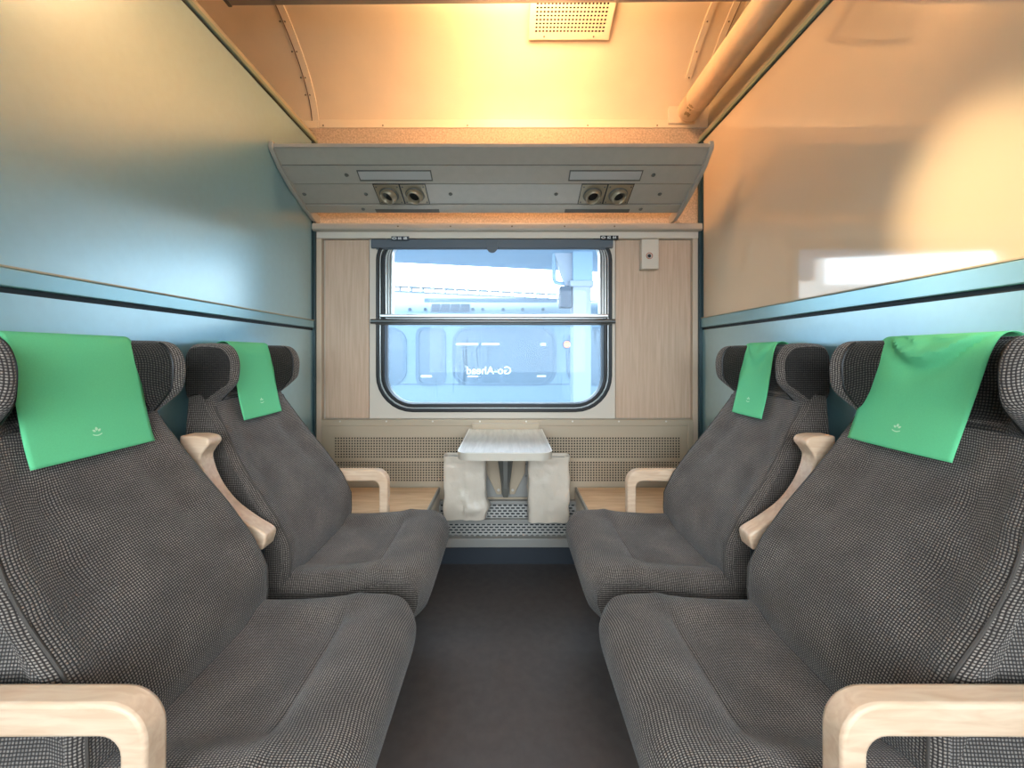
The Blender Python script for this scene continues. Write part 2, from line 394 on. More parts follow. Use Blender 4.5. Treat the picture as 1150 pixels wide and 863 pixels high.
# ---- partition walls
def partition(sgn, name, upper, label):
    root = struct(empty(name, (sgn*1.02, -1.05, 0)), label, 'wall')
    def b(n, x0, x1, y0, y1, z0, z1, m, bev=0.):
        a, c = sorted((sgn*x0, sgn*x1)); return box(n, a, c, y0, y1, z0, z1, m, root, bev)
    b('wall_core', 1.004, 1.05, -2.15, 0, 0, 2.2, 'dark_teal')
    zr0, zr1 = (1.214, 1.256) if sgn < 0 else (1.216, 1.268)
    b('lower_panel', 1.0, 1.006, -2.15, -.046, .02, zr0-.012, 'teal_laminate')
    b('rail_groove', 1.0015, 1.006, -2.15, -.046, zr0-.012, zr0, 'groove')
    b('rail', .992, 1.006, -2.15, -.046, zr0, zr1-.004, 'teal_rail', .003)
    b('rail_edge_light', .991, 1.004, -2.15, -.046, zr1-.004, zr1, 'tan_strip')  # tan strip paints the light along the rail's top edge
    b('upper_panel', 1.0, 1.006, -2.15, -.058 if sgn < 0 else -.05, zr1+.001, 2.166, upper)
    b('edge_bead', .997, 1.005, -.058, -.046, zr1, 2.166, 'dark_teal')
    b('top_groove', 1.0, 1.006, -2.15, -.03, 2.166, 2.174, 'groove')
    b('top_trim', .990, 1.006, -2.15, -.012, 2.174, 2.192, 'green_trim', .003)
    b('top_strip', .996, 1.010, -2.15, -.012, 2.192, 2.212, 'tan_strip', .002)
    return root
partition(-1, 'wall_left', 'teal_laminate', 'satin teal partition wall with a horizontal rail')
wr = partition(1, 'wall_right', 'beige_gloss', 'partition wall with glossy beige upper panel over teal')
box('pipe_recess', 1.05, 1.07, -2.15, 0, 2.2, 2.85, 'tan_strip', wr)
wl2 = box('wall_above_left', -1.47, -1.45, -3.0, 0, 0, 2.9, 'ceiling_cream'); struct(wl2, 'cream wall seen above the left partition', 'wall')

# ---- ceiling vault
def vault(y): return 2.27+.47*math.sqrt(max(0, 1-((y+.95)/.95)**2))
ys = [-.95+.95*math.cos(R(a)) for a in range(0, 181, 5)]
def vstrip(name, x0, x1, m, parent, off, y_lo=-1.9, y_hi=0., th=.003):
    yy = [y for y in ys if y_lo <= y <= y_hi]; pts = []
    for i, y in enumerate(yy):
        e = .002; y2 = min(-.0005, max(-1.8995, y)); dy = vault(min(-.0001, y2+e))-vault(max(-1.8999, y2-e))
        n = Vector((0, -2*e if True else 0, 0)); tv = Vector((0, 2*e, dy)).normalized(); n = Vector((0, tv.z, -tv.y))
        if n.z > 0: n = -n
        pts.append((Vector((0, y, vault(y))), n))
    vs = []
    for p, n in pts:
        for x, o in ((x0, off), (x1, off), (x1, off+th), (x0, off+th)): vs.append(Vector((x, p.y, p.z))+n*o)
    fs = []
    for i in range(len(pts)-1):
        for k in range(4): fs.append((4*i+k, 4*i+(k+1) % 4, 4*i+4+(k+1) % 4, 4*i+4+k))
    fs += [(0, 1, 2, 3), tuple(range(len(vs)-4, len(vs)))]
    return mesh(name, vs, fs, m, parent, smooth=True)
ceil = struct(empty('ceiling', (0, -.95, 2.27)), 'cream vaulted ceiling of the compartment', 'ceiling')
vstrip('vault', -1.46, 1.06, 'ceiling_cream', ceil, -.012, th=.012)
vstrip('rib', -1.020, -.988, 'ceiling_trim', ceil, .0, -1.85, -.0, .006)
vstrip('rib_shade_line', -1.026, -1.020, 'rib_shade_brown', ceil, .0, -1.85, -.0, .001)  # dark strip paints the shade line beside the rib
vstrip('rib_shade_line', 1.02, 1.026, 'rib_shade_brown', ceil, .0, -1.85, -.05, .001)
vstrip('rib', .895, .922, 'ceiling_trim', ceil, .0, -1.85, -.085, .006)
vstrip('rib', .992, 1.02, 'ceiling_trim', ceil, .0, -1.85, -.05, .006)
box('edge_flange', -.985, 1.0, -.012, .0, 2.262, 2.305, 'ceiling_trim', ceil, .002)
box('edge_flange', -1.45, -.988, -.010, .0, 2.262, 2.30, 'ceiling_trim', ceil, .002)
box('pipe_patch', .835, .975, -.022, -.010, 2.28, 2.45, 'ceiling_trim', ceil, .004)
for px in (363, 430, 525, 660, 738):
    p = P(px, 141, D-.012); MB().cyl(p, p+Vector((0, -.002, 0)), .004, n=8).build('screw', 'screw', ceil)
for x in (-1.012, -1.035, .908, 1.006):
    for y in (-.045, -.09, -.17, -.27):
        if x > 0 and y > -.09: continue
        MB().cyl((x, y-.002, vault(y)-.002), (x, y-.006, vault(y)-.006), .0035, n=8).build('screw', 'screw', ceil)
box('ceiling_back', -1.46, 1.06, -3.0, -1.88, 2.27, 2.30, 'corridor_paint', ceil)

# ---- corridor side (behind the camera): doorway, corridor and its window
wc = struct(empty('wall_corridor', (0, -2.17, 0)), 'corridor wall with a wide glazed doorway', 'wall')
mb = MB(); mb.box(-1.45, -.86, -2.20, -2.152, 0, 2.27); mb.box(.86, 1.07, -2.20, -2.152, 0, 2.27); mb.box(-.86, .86, -2.20, -2.152, 2.08, 2.27)
mb.build('wall_core', 'corridor_paint', wc)
wo = struct(empty('wall_outer', (0, -3.0, 0)), 'outer corridor wall with a long window', 'wall')
ring('wall_core', rrect(-1.47, 1.47, 0, 2.3, .001), rrect(-1.15, 1.15, .80, 1.95, .1), -3.05, -3.0, 'corridor_paint', wo)
ring('window_frame', rrect(-1.15, 1.15, .80, 1.95, .1), rrect(-1.11, 1.11, .84, 1.91, .07), -3.04, -2.99, 'rubber', wo)
we = struct(box('wall_corridor_end', 1.07, 1.09, -3.0, -2.15, 0, 2.3, 'corridor_paint'), 'plain end wall of the corridor', 'wall')

# ================================================================== SEATS
def sweep(name, loops, m, parent, sgn, y0, uv=True):
    """closed (x,z) loops at y stations, mirrored by sgn; UV in metres"""
    n = len(loops[0][1]); vs, uvs = [], []
    jm = len(loops)//2; acc = [[0.]*n for _ in loops]             # distance walked across the seat, from its middle
    for rng_ in (range(jm+1, len(loops)), range(jm-1, -1, -1)):
        for j in rng_:
            i_ = j-1 if j > jm else j+1; sg_ = 1 if j > jm else -1
            for k in range(n):
                (ya, la), (yb, lb) = loops[i_], loops[j]
                acc[j][k] = acc[i_][k]+sg_*math.sqrt((ya-yb)**2+(la[k][0]-lb[k][0])**2+(la[k][1]-lb[k][1])**2)
    for j, (y, lp) in enumerate(loops):
        s = 0
        for k, p in enumerate(lp):
            if k: s += math.hypot(p[0]-lp[k-1][0], p[1]-lp[k-1][1])
            vs.append((sgn*p[0], y0+y, p[1])); uvs.append((s, acc[j][k]))
    fs = []
    for j in range(len(loops)-1):
        for k in range(n):
            fs.append((j*n+k, j*n+(k+1) % n, (j+1)*n+(k+1) % n, (j+1)*n+k))
    # side faces: own vertices with side-on UV
    for j in (0, len(loops)-1):
        base = len(vs)
        cx = sum(p[0] for p in loops[j][1])/n; cz = sum(p[1] for p in loops[j][1])/n
        for p in loops[j][1]: vs.append((sgn*p[0], y0+loops[j][0], p[1])); uvs.append((p[1], p[0]))
        fs.append(tuple(range(base, base+n)))
    return mesh(name, vs, fs, m, parent, uv=uvs, smooth=True)
BACK = [(.40, .638), (.46, .630), (.52, .640), (.60, .680), (.68, .737), (.76, .800), (.84, .858), (.90, .892), (.96, .915)]   # distance from centre of aisle at height z
def stations(hw, r, n=22, ne=5):
    ys_ = [-hw+2*hw*k/n for k in range(n+1)]
    for k in range(1, ne): ys_ += [-hw+r*(1-math.cos(R(90*k/ne))), hw-r*(1-math.cos(R(90*k/ne)))]
    return sorted(set(round(y, 5) for y in ys_))
def hwz(z): return .233-.043*sm(.66, .95, z)
def ysh(z): return .023*sm(.66, .95, z)                         # the head end sits a little towards the window
def back_front(z, v, dimples):
    x = interp(BACK, z)
    c = max(0, 1-(v/.80)**2)
    x += .016*c*sm(.44, .6, z)*(1-sm(.86, .95, z))              # dished centre
    x -= .010*sm(.50, .58, z)*(1-sm(.60, .70, z))*c             # lumbar swell
    x -= .010*sm(.70, .86, abs(v))*sm(.45, .55, z)*(1-sm(.84, .93, z))   # side bolster
    for (dz, dv) in dimples:
        q = ((z-dz)/.030)**2+((v-dv)/.11)**2; x += .012*math.exp(-q)
    return x
DIM = [(.80, .50), (.80, -.50), (.70, .56), (.70, -.56)]
def make_seat(name, sgn, yc, label, arm_y, arm_x=.49, mid=False):
    root = empty(name); tag(root, label, 'seat', 'upholstered compartment seats')
    # backrest
    r = .022; hw = .233; loops = []
    zs = [.34+.61*k/40 for k in range(41)]
    for y in stations(hw, r, 30):
        v = y/hw; t = max(0, (abs(y)-(hw-r))/r); ins = r*(1-math.sqrt(max(0, 1-t*t)))
        front = []
        for z in zs:
            front.append([-back_front(z, v, DIM)-ins, z])
        lp = [tuple(p) for p in front]
        lp += [(-.935-ins*.3, .968-ins*.5), (-.965, .968-ins*.5), (-.975, .95), (-.960, .80), (-.92, .65), (-.86, .50), (-.80, .34)]
        loops.append((y, lp))
    b = sweep('backrest', loops, 'seat_weave', root, -sgn, yc)
    for vv in b.data.vertices:                                   # taper towards the neck
        vv.co.y = yc+ysh(vv.co.z)+(vv.co.y-yc)*hwz(vv.co.z)/hw
    for s in (-1, 1):
        pts = []
        for z in [.42+.5*k/30 for k in range(31)]:
            y = s*(hw-.012); ins = .0035
            pts.append((-sgn*(-back_front(z, s*.95, DIM)-ins+.0015), yc+ysh(z)+y*hwz(z)/hw, z))
        MB().tube(pts, .0026, 6).build('piping', 'piping', b, smooth=True)
    # headrest with two wings
    hh = .190; r = .024; loops = []; yh = yc+.023
    def wing(v): return sm(.58, .93, abs(v))
    for y in stations(hh, r, 36):
        v = y/hh; t = max(0, (abs(y)-(hh-r))/r); ins = r*(1-math.sqrt(max(0, 1-t*t))); q = wing(v)
        f = .930-.100*q; n_ = .905
        pts = [(-n_-.028, .925), (-n_-.004+.006*q, .932), (-(n_-.018*q), .940+.004*q), (-(n_+(f-n_)*.55)-.002*(1-q), .962), (-(n_+(f-n_)*.9), .990), (-f, 1.022), (-f, 1.058), (-f-.010, 1.088), (-f-.028, 1.107), (-f-.048-.01*q, 1.114), (-.962, 1.112), (-.980, 1.095), (-.985, 1.06), (-.985, .97), (-.972, .930)]
        pts = [(min(p[0]-ins*.8, max(p[0]-ins*.8, -.985)) if p[0] > -.96 else p[0], p[1]-(ins*.5 if p[1] > 1.06 else 0)+(ins*.4 if p[1] < .97 else 0)) for p in pts]
        pts = [(max(p[0], -.986), p[1]) for p in pts]
        sp = spline(pts+[pts[0]], 4)[:-1]
        loops.append((y, sp))
    h = sweep('headrest', loops, 'wing_weave', root, -sgn, yh)
    h.data.materials.append(MATS['seat_weave'])                  # lighter band round the rim of each wing
    for p in h.data.polygons:
        if len(p.vertices) == 4 and abs(p.center.y-yh) > hh-.027: p.material_index = 1
    # seam around each wing
    for s in (-1, 1):
        j = min(range(len(loops)), key=lambda k: abs(loops[k][0]-s*(hh-.027)))
        lp = loops[j][1]; pts = [(-sgn*(p[0]+.0005), yh+loops[j][0], p[1]) for p in lp[6:34]]
        MB().tube(pts, .0022, 6).build('wing_seam', 'black', h, smooth=True)
    # cushion
    ch = .235; r = .034; loops = []
    for y in stations(ch, r, 30, 7):
        v = y/ch; t = max(0, (abs(y)-(ch-r))/r); k = 1-math.sqrt(max(0, 1-t*t)); ins = r*k
        bol = .016*sm(.55, .82, abs(v))*(1-sm(.93, 1, abs(v))); c = 1-sm(.40, .80, abs(v))
        tips = .030*sm(.55, 1.0, abs(v))**2
        top = [(-.70, .425+bol), (-.60, .424+bol-.006*c), (-.50, .428+bol-.012*c), (-.44, .433+bol-.014*c), (-.415, .437+bol-.014*c), (-.402, .440+bol-.017*c), (-.388, .443+bol-.004*c), (-.36, .450+.4*bol), (-.31, .455), (-.265, .450), (-.238, .432), (-.226, .402)]
        rest = [(-.228, .37), (-.238, .335), (-.256, .300), (-.30, .288), (-.50, .288), (-.72, .288), (-.74, .34), (-.735, .40)]
        pts = [((p[0]-tips*sm(-.40, -.23, p[0])), p[1]-ins) if i < 10 else (p[0]-tips-ins*.35, p[1]-ins*.4*(p[1] > .36)) for i, p in enumerate(top)]
        pts += [(p[0]-(tips if p[0] > -.32 else 0), p[1]) for p in rest]
        loops.append((y, spline(pts+[pts[0]], 3)[:-1]))
    sweep('cushion', loops, 'seat_rib', root, -sgn, yc)
    # base shell and plinth
    a, c_ = sorted((sgn*.84, sgn*.36)); box('seat_shell', a, c_, yc-.225, yc+.225, .20, .287, 'seat_base', root, .01)
    a, c_ = sorted((sgn*.95, sgn*.52)); box('plinth', a, c_, yc-.21, yc+.21, .0, .20, 'seat_base', root, .01)
    # outer armrest: rounded inverted L
    za = .606; xf = arm_x
    prof = [(.90, za)]
    prof += [(xf+.055-.055*math.sin(R(q)), za-.055+.055*math.cos(R(q))) for q in range(0, 91, 10)]
    prof += [(xf+.002, .34), (xf+.036, .34)]
    prof += [(xf+.062-.026*math.cos(R(q)), za-.046-.026+.026*math.sin(R(q))) for q in range(0, 91, 15)]
    prof += [(.74, za-.047), (.80, za-.054), (.84, za-.068), (.90, za-.075)]
    prism('armrest', [(sgn*p[0], p[1]) for p in prof], arm_y-.019, arm_y+.019, 'y', 'beech', root, .006, 3)
    box('armrest_bracket', *sorted((sgn*.62, sgn*(xf+.006))), arm_y-.014, arm_y+.014, .20, .345, 'seat_base', root, .004)
    if mid:                                                      # folded-up armrest between the two seats
        ym = (-.968)
        fr = spline([(.846, .858), (.818, .852), (.811, .836), (.826, .815), (.834, .79), (.812, .728), (.768, .668), (.708, .622), (.668, .598), (.656, .582), (.664, .548)], 4)
        bk = [(.70, .548), (.79, .62), (.86, .72), (.89, .80), (.89, .858)]
        prism('folded_armrest', [(sgn*p[0], p[1]) for p in fr+bk], ym-.026, ym+.026, 'y', 'beech', root, .005, 3)
        box('armrest_hinge', *sorted((sgn*.68, sgn*.80)), ym-.018, ym+.018, .30, .56, 'seat_base', root, .01)
    return place(root, (sgn*.70, yc, 0))
YF, YN = -.690, -1.245
for sg, yc, lab, ay, ax, md in (
    (-1, YN, 'grey winged seat nearer the corridor, under the satin teal partition', -1.508, .490, True),
    (-1, YF, 'grey winged seat beside the window shelf, under the satin teal partition', -.436, .490, False),
    (1, YN, 'grey winged seat nearer the corridor, under the glossy beige panel', -1.508, .452, True),
    (1, YF, 'grey winged seat beside the window shelf, under the glossy beige panel', -.436, .490, False)):
    make_seat('train_seat', sg, yc, lab, ay, ax, md)

# ---- green headrest covers
def emblem(parent, o, u, v, s):
    """three-leaf crown mark"""
    n = Vector(u).cross(Vector(v)).normalized(); mb = MB()
    u, v = Vector(u), Vector(v)
    for (a, l, wd, cx, cy) in ((90, 1., .34, 0, .15), (38, .95, .30, .25, -.05), (142, .95, .30, -.25, -.05)):
        ca, sa = math.cos(R(a)), math.sin(R(a)); pts = []
        for (p, q) in ((0, 0), (.35, wd), (.7, wd*.8), (1, 0), (.7, -wd*.8), (.35, -wd)):
            x, y = cx+(p*ca-q*sa)*l, cy+(p*sa+q*ca)*l; pts.append(o+u*(x*s)+v*(y*s)+n*.0016)
        mb.add(pts, [tuple(range(6))])
    for k in range(8):
        t0, t1 = k/8, (k+1)/8
        c = lambda t, d: o+u*((-1.1+2.2*t)*s)+v*((-.55-d-.35*math.sin(math.pi*t))*s)+n*.0016
        mb.add([c(t0, 0), c(t1, 0), c(t1, .28), c(t0, .28)], [(0, 1, 2, 3)])
    return mb.build('leaf_emblem', 'emblem_white', parent)
def cover(sgn, ya, yb, shift, zb, label, crease, seed, zslope=0.):
    path = [(.9895, 1.075), (.990, 1.098), (.978, 1.118), (.955, 1.1235), (.936, 1.114), (.922, 1.085), (.9115, 1.04), (.900, .99), (.889, .945), (.878, .905), (.866, zb)]
    path = spline(path, 4); ns = len(path)-1; nv = 26; vs = []
    for i, (x, z) in enumerate(path):
        s_ = i/ns
        for j in range(nv+1):
            t = j/nv; y = ya+(yb-ya)*t+shift*sm(.25, 1, s_)
            off = .0015*noise.noise(Vector((t*2.2+seed, s_*2.5, seed)))+.002*math.sin(t*math.pi)*sm(.5, 1, s_)
            if crease:
                yy = t-.50; q = s_-(.52-1.05*yy*yy)                # swag between the two top corners
                env = 1-min(1, abs(yy)*2.05)**3
                off += crease*env*(.004+.014*math.exp(-(q/.040)**2)-.010*math.exp(-((q-.07)/.040)**2))
                q2 = s_-(.40-.9*(yy+.16)**2*2)
                off += crease*.009*math.exp(-(q2/.028)**2)*sm(.06, .2, t)*(1-sm(.45, .6, t))
                q3 = s_-(.41-.5*(t-.62))
                off += crease*.010*math.exp(-(q3/.030)**2)*sm(.5, .6, t)*(1-sm(.78, .92, t))
            zz = z+zslope*(t-.5)*sm(.4, 1, s_)
            vs.append((sgn*(x-off), y, zz))
    fs = [(i*(nv+1)+j, i*(nv+1)+j+1, (i+1)*(nv+1)+j+1, (i+1)*(nv+1)+j) for i in range(ns) for j in range(nv)]
    root = empty('headrest_cover'); tag(root, label, 'headrest cover', 'green headrest covers')
    o = mesh('cloth', vs, fs, 'cover_green', root, smooth=True)
    md = o.modifiers.new('thickness', 'SOLIDIFY'); md.thickness = .0014; md.offset = 0
    # emblem near the lower hem
    i = ns-5; j = int(nv*.50); g = lambda a, b: Vector(vs[a*(nv+1)+b])
    o_ = g(i, j); u = (g(i, j+3)-g(i, j-3)).normalized()*(1 if sgn < 0 else -1); v = (g(i-2, j)-g(i+2, j)).normalized()
    emblem(root, o_, u, v, .0085)
    return place(root, (sgn*.955, (ya+yb)/2, 1.115))
cover(-1, -1.332, -1.082, -.012, .868, 'smooth green cover with small leaf emblem on the corridor-side seat under teal wall', 0, 1.3)
cover(-1, -.738, -.522, -.03, .862, 'small looking flat green cover on the window-side seat under teal wall', .12, 4.1)
cover(1, -1.315, -1.080, .022, .868, 'rumpled green cover with a deep fold at its top', 1., 7.7)
cover(1, -.690, -.515, -.03, .858, 'slightly creased green cover on the window-side seat under beige panel', .45, 9.2)

# ================================================================== LUGGAGE RACK
rk = empty('luggage_rack'); tag(rk, 'grey overhead luggage rack spanning the wall above the window', 'luggage rack')
RX0, RX1 = -.990, .848
RP = [(-.414, 1.949), (-.357, 1.899), (-.275, 1.853), (-.159, 1.804), (-.098, 1.784)]
def rack_basis(k):
    a, b = Vector((0,)+RP[k]), Vector((0,)+RP[k+1]); t = (b-a); L = t.length; t.normalize()
    n = Vector((0, t.z, -t.y)); n = n if n.z < 0 else -n
    return a, t, n, L
planks = []
for k in range(4):
    a, t, n, L = rack_basis(k); g = .0022; ex = .004*(k == 2)
    q = [a+t*g-n*ex, a+t*(L-g)-n*ex, a+t*(L-g)-n*.016, a+t*g-n*.016]
    planks.append(prism('plank', [(p.y, p.z) for p in q], RX0, RX1, 'x', 'rack_grey', rk, .002))
    q = [a+t*(L-g*2)-n*.006, a+t*(L+g*2)-n*.006, a+t*(L+g*2)-n*.014, a+t*(L-g*2)-n*.014]
    if k < 3: prism('shadow_gap', [(p.y, p.z) for p in q], RX0, RX1, 'x', 'black', planks[k])
def on_rack(k, x, s): a, t, n, L = rack_basis(k); return Vector((x, 0, 0))+a+t*(L*s), t, n
def rack_box(name, k, x0, x1, s0, s1, h0, h1, m, parent, bevel=0.):
    (p0, t, n), (p1, _, _) = on_rack(k, x0, s0), on_rack(k, x0, s1); dx = Vector((x1-x0, 0, 0))
    vs = [p0+n*h0, p0+dx+n*h0, p1+dx+n*h0, p1+n*h0, p0+n*h1, p0+dx+n*h1, p1+dx+n*h1, p1+n*h1]
    return mesh(name, vs, BF, m, parent, bevel=bevel)
for x0, x1 in ((-.664, -.336), (.273, .597)):                    # lamp strips set into the second plank
    f = rack_box('lamp_strip', 1, x0, x1, .24, .82, -.004, .0012, 'rack_dark', rk)
    rack_box('lens', 1, x0+.005, x1-.005, .30, .74, -.003, .0026, 'rack_glass', f, .001)
for x0, x1 in ((-.652, -.338), (.283, .602)):
    rack_box('slot', 3, x0, x1, .50, .88, -.003, .0012, 'rack_dark', rk)
for k, xs in ((1, (-.715, .648)), (2, (-.955, -.665, -.268, .228, .715)), (3, (-.71, .655))):
    for x in xs:
        p, t, n = on_rack(k, x, .5); p -= n*(.004 if k == 2 else 0)
        MB().cyl(p, p+n*.004, .0095, .007, 12).cyl(p+n*.004, p+n*.006, .004, .003, 8).build('rack_screw', 'rack_dark', rk)
for x0, x1, tilt in ((-.613, -.498, -.35), (-.492, -.378, -.15), (.341, .456, .1), (.462, .576, .2)):
    f = rack_box('reading_light', 2, x0, x1, .04, .96, -.006, -.001, 'nozzle', rk, .002)
    rack_box('frame', 2, x0-.003, x1+.003, .005, .995, -.006, -.0025, 'black', f)
    p, t, n = on_rack(2, (x0+x1)/2, .52); p -= n*.002
    ax = (n+Vector((tilt, 0, 0))-t*.15).normalized()
    MB().cyl(p-n*.004, p+n*.006, .047, .042, 24).build('bezel', 'rack_dark', f, smooth=True)
    pr = [(.040, 0), (.039, .014), (.033, .026), (.030, .028), (.026, .024), (.022, .006)]
    u = ax.orthogonal().normalized(); v = ax.cross(u); vs = []; N = 24
    for r_, h_ in pr: vs += [p+ax*h_+(u*math.cos(2*math.pi*i/N)+v*math.sin(2*math.pi*i/N))*r_ for i in range(N)]
    fs = [(a*N+i, a*N+(i+1) % N, (a+1)*N+(i+1) % N, (a+1)*N+i) for a in range(len(pr)-1) for i in range(N)]
    mesh('nozzle', vs, fs, 'nozzle', f, smooth=True)
    MB().cyl(p+ax*.004, p+ax*.010, .024, n=24).build('nozzle_throat', 'black', f)
    for sx in (-1, 1):
        for ss in (.14, .88):
            q, t, n = on_rack(2, (x0+x1)/2+sx*.048, ss); MB().cyl(q-n*.001, q+n*.001, .004, n=8).build('screw', 'rack_dark', f)
endp = [(p[0], p[1]) for p in RP]+[(-.066, 1.772), (-.066, 1.757), (-.004, 1.757)]
up = [(-.004, 1.80), (-.10, 1.815), (-.16, 1.832), (-.276, 1.883), (-.352, 1.926), (-.404, 1.972), (-.420, 1.972), (-.424, 1.950)]
lowp = [(-.420, 1.938), (-.360, 1.886), (-.277, 1.840), (-.160, 1.791), (-.098, 1.771), (-.062, 1.760), (-.004, 1.758)]
for x0 in (RX0-.008, RX1-.004):
    prism('end_bracket', lowp+up, x0, x0+.018, 'x', 'rack_grey', rk, .002)
prism('front_lip', [(-.418, 1.945), (-.418, 1.962), (-.408, 1.966), (-.402, 1.950)], RX0, RX1, 'x', 'rack_grey', rk, .002)
place(rk, (-.07, -.01, 1.757))

# ================================================================== CONVECTOR COVER
hc = empty('convector_cover'); tag(hc, 'beige perforated metal convector cover under the window', 'radiator')
yf = -.045
HX0, HX1 = -.955, .952
box('top_trim', HX0, HX1, yf-.004, -.016, .712, .744, 'heater_metal', hc, .003)
for px in (382, 434, 486, 539, 591, 643, 695, 748):
    p = P(px, 473.5, D+yf-.004); MB().cyl(p, p+Vector((0, -.003, 0)), .0045, n=8).build('screw', 'bright_screw', hc)
zz = {}
for zt, zbt, nm in ((.712, .655, 'blank_panel'), (.655, .545, 'perforated_panel'), (.545, .530, 'blank_panel'), (.530, .425, 'perforated_panel'), (.425, .335, 'blank_panel')):
    if nm == 'blank_panel': box(nm, HX0, HX1, yf, yf+.006, zbt, zt, 'heater_metal', hc)
    else: plate_holes(nm, (HX0, yf, zbt), (1, 0, 0), (0, 0, 1), HX1-HX0, zt-zbt, 126, 8, .58, .58, 'heater_metal', hc, mu=.065)
box('dark_backing', HX0+.01, HX1-.01, yf+.012, yf+.018, .34, .66, 'hole_dark', hc)
box('side_cheek', HX1-.028, HX1, yf-.006, -.016, .34, .735, 'heater_metal', hc, .002)
hl = empty('floor_heater'); tag(hl, 'stepped grey heater casing with slotted grilles below the table', 'heater')
# stepped lower part with slotted grilles
box('ledge', -.345, .345, yf-.030, -.001, .318, .336, 'heater_grey', hl, .003)
plate_holes('slot_grille', (-.345, -.100, .262), (1, 0, 0), (0, .030, .058), .69, .066, 26, 5, .66, .50, 'heater_grey', hl, stagger=True)
box('ledge', -.345, .345, -.122, -.05, .242, .262, 'heater_grey', hl, .003)
plate_holes('slot_grille', (-.345, -.150, .192), (1, 0, 0), (0, .030, .052), .69, .060, 26, 5, .66, .50, 'heater_grey', hl, stagger=True)
box('ledge', -.345, .345, -.176, -.02, .150, .194, 'heater_grey', hl, .004)
mesh('slot_backing', [(-.34, -.085, .262), (.34, -.085, .262), (.34, -.055, .32), (-.34, -.055, .32)], [(0, 1, 2, 3)], 'slot_dark', hl)
mesh('slot_backing', [(-.34, -.135, .192), (.34, -.135, .192), (.34, -.105, .244), (-.34, -.105, .244)], [(0, 1, 2, 3)], 'slot_dark', hl)
box('toe_board', -.345, .345, -.04, -.01, .0, .150, 'toe_dark', hl)
place(hl, (0, -.09, 0))
place(hc, (0, -.05, 0))

# ---- side shelves
for sg, lab in ((-1, 'oak topped shelf filling the corner beside the seat under the teal partition'), (1, 'oak topped shelf filling the corner beside the seat under the beige panel')):
    sh = empty('corner_shelf'); tag(sh, lab, 'shelf', 'oak corner shelves by the window')
    xi, xo = .348, .985
    a, b = sorted((sg*xi, sg*xo)); box('shelf_board', a+.004, b, -.388, -.062, .388, .402, 'oak_shelf', sh, .002)
    box('edge_trim', *sorted((sg*(xi-.004), sg*(xi+.004))), -.392, -.062, .380, .4035, 'heater_grey', sh, .001)
    box('edge_trim', *sorted((sg*xi, sg*xo)), -.394, -.388, .376, .403, 'rack_dark', sh, .001)
    prism('side_panel', [(-.392, .379), (-.062, .379), (-.062, .16), (-.20, .16), (-.33, .26)], *sorted((sg*(xi-.003), sg*(xi+.012))), 'x', 'cream_frame', sh, .002)
    box('front_panel', *sorted((sg*(xi+.013), sg*xo)), -.386, -.378, .0, .376, 'seat_base', sh)
    p = (sg*.80, -.387, .345); MB().cyl(p, (p[0], -.391, p[2]), .006, n=10).build('screw', 'bright_screw', sh)
    place(sh, (sg*.66, -.22, 0))

# ---- folding table
tb = empty('folding_table'); tag(tb, 'small pale laminate folding table with metal edge under the window', 'table')
TX = -.010
tp = rrect(TX-.186, TX+.186, -.556, -.062, (.05, .05, .004, .004))
ti = rrect(TX-.181, TX+.181, -.551, -.062, (.045, .045, .004, .004))
prism('table_top', ti, .6725, .7012, 'z', 'table_laminate', tb)
n = len(tp); vs = [(p[0], p[1], z) for z in (.671, .7005) for lp in (tp, ti) for p in lp]; fs = []
for k in range(n):
    j = (k+1) % n; fs += [(k, j, n+j, n+k), (2*n+k, 2*n+j, 3*n+j, 3*n+k), (k, j, 2*n+j, 2*n+k), (n+k, n+j, 3*n+j, 3*n+k)]
mesh('metal_edge', vs, fs, 'edge_metal', tb, smooth=True, bevel=.0015)
box('hinge_plate', TX-.17, TX+.17, -.075, -.053, .655, .728, 'heater_metal', tb, .003)
box('wall_plate', TX-.115, TX+.115, -.064, -.053, .352, .652, 'heater_grey', tb, .003)
for s in (-1, 1): prism('support_leaf', [(TX+s*.020, .37), (TX+s*.045, .37), (TX+s*.098, .48), (TX+s*.112, .67), (TX+s*.020, .67)], -.075, -.063, 'y', 'heater_metal', tb, .002)
prism('support_wedge', [(TX-.012, .365), (TX+.012, .365), (TX+.055, .67), (TX-.055, .67)], -.105, -.066, 'y', 'rack_dark', tb, .003)
prism('support_strut', [(-.066, .38), (-.075, .38), (-.38, .664), (-.38, .672), (-.34, .672), (-.066, .41)], TX-.010, TX+.010, 'x', 'heater_grey', tb, .002)
for s in (-1, 1):
    MB().cyl((TX+s*.036, -.075, .393), (TX+s*.036, -.078, .393), .007, n=10).build('bolt', 'bright_screw', tb)
    for z in (.46, .52): MB().cyl((TX+s*.104, -.062, z), (TX+s*.104, -.064, z), .004, n=8).build('bolt', 'black', tb)
place(tb, (TX, -.06, .35))

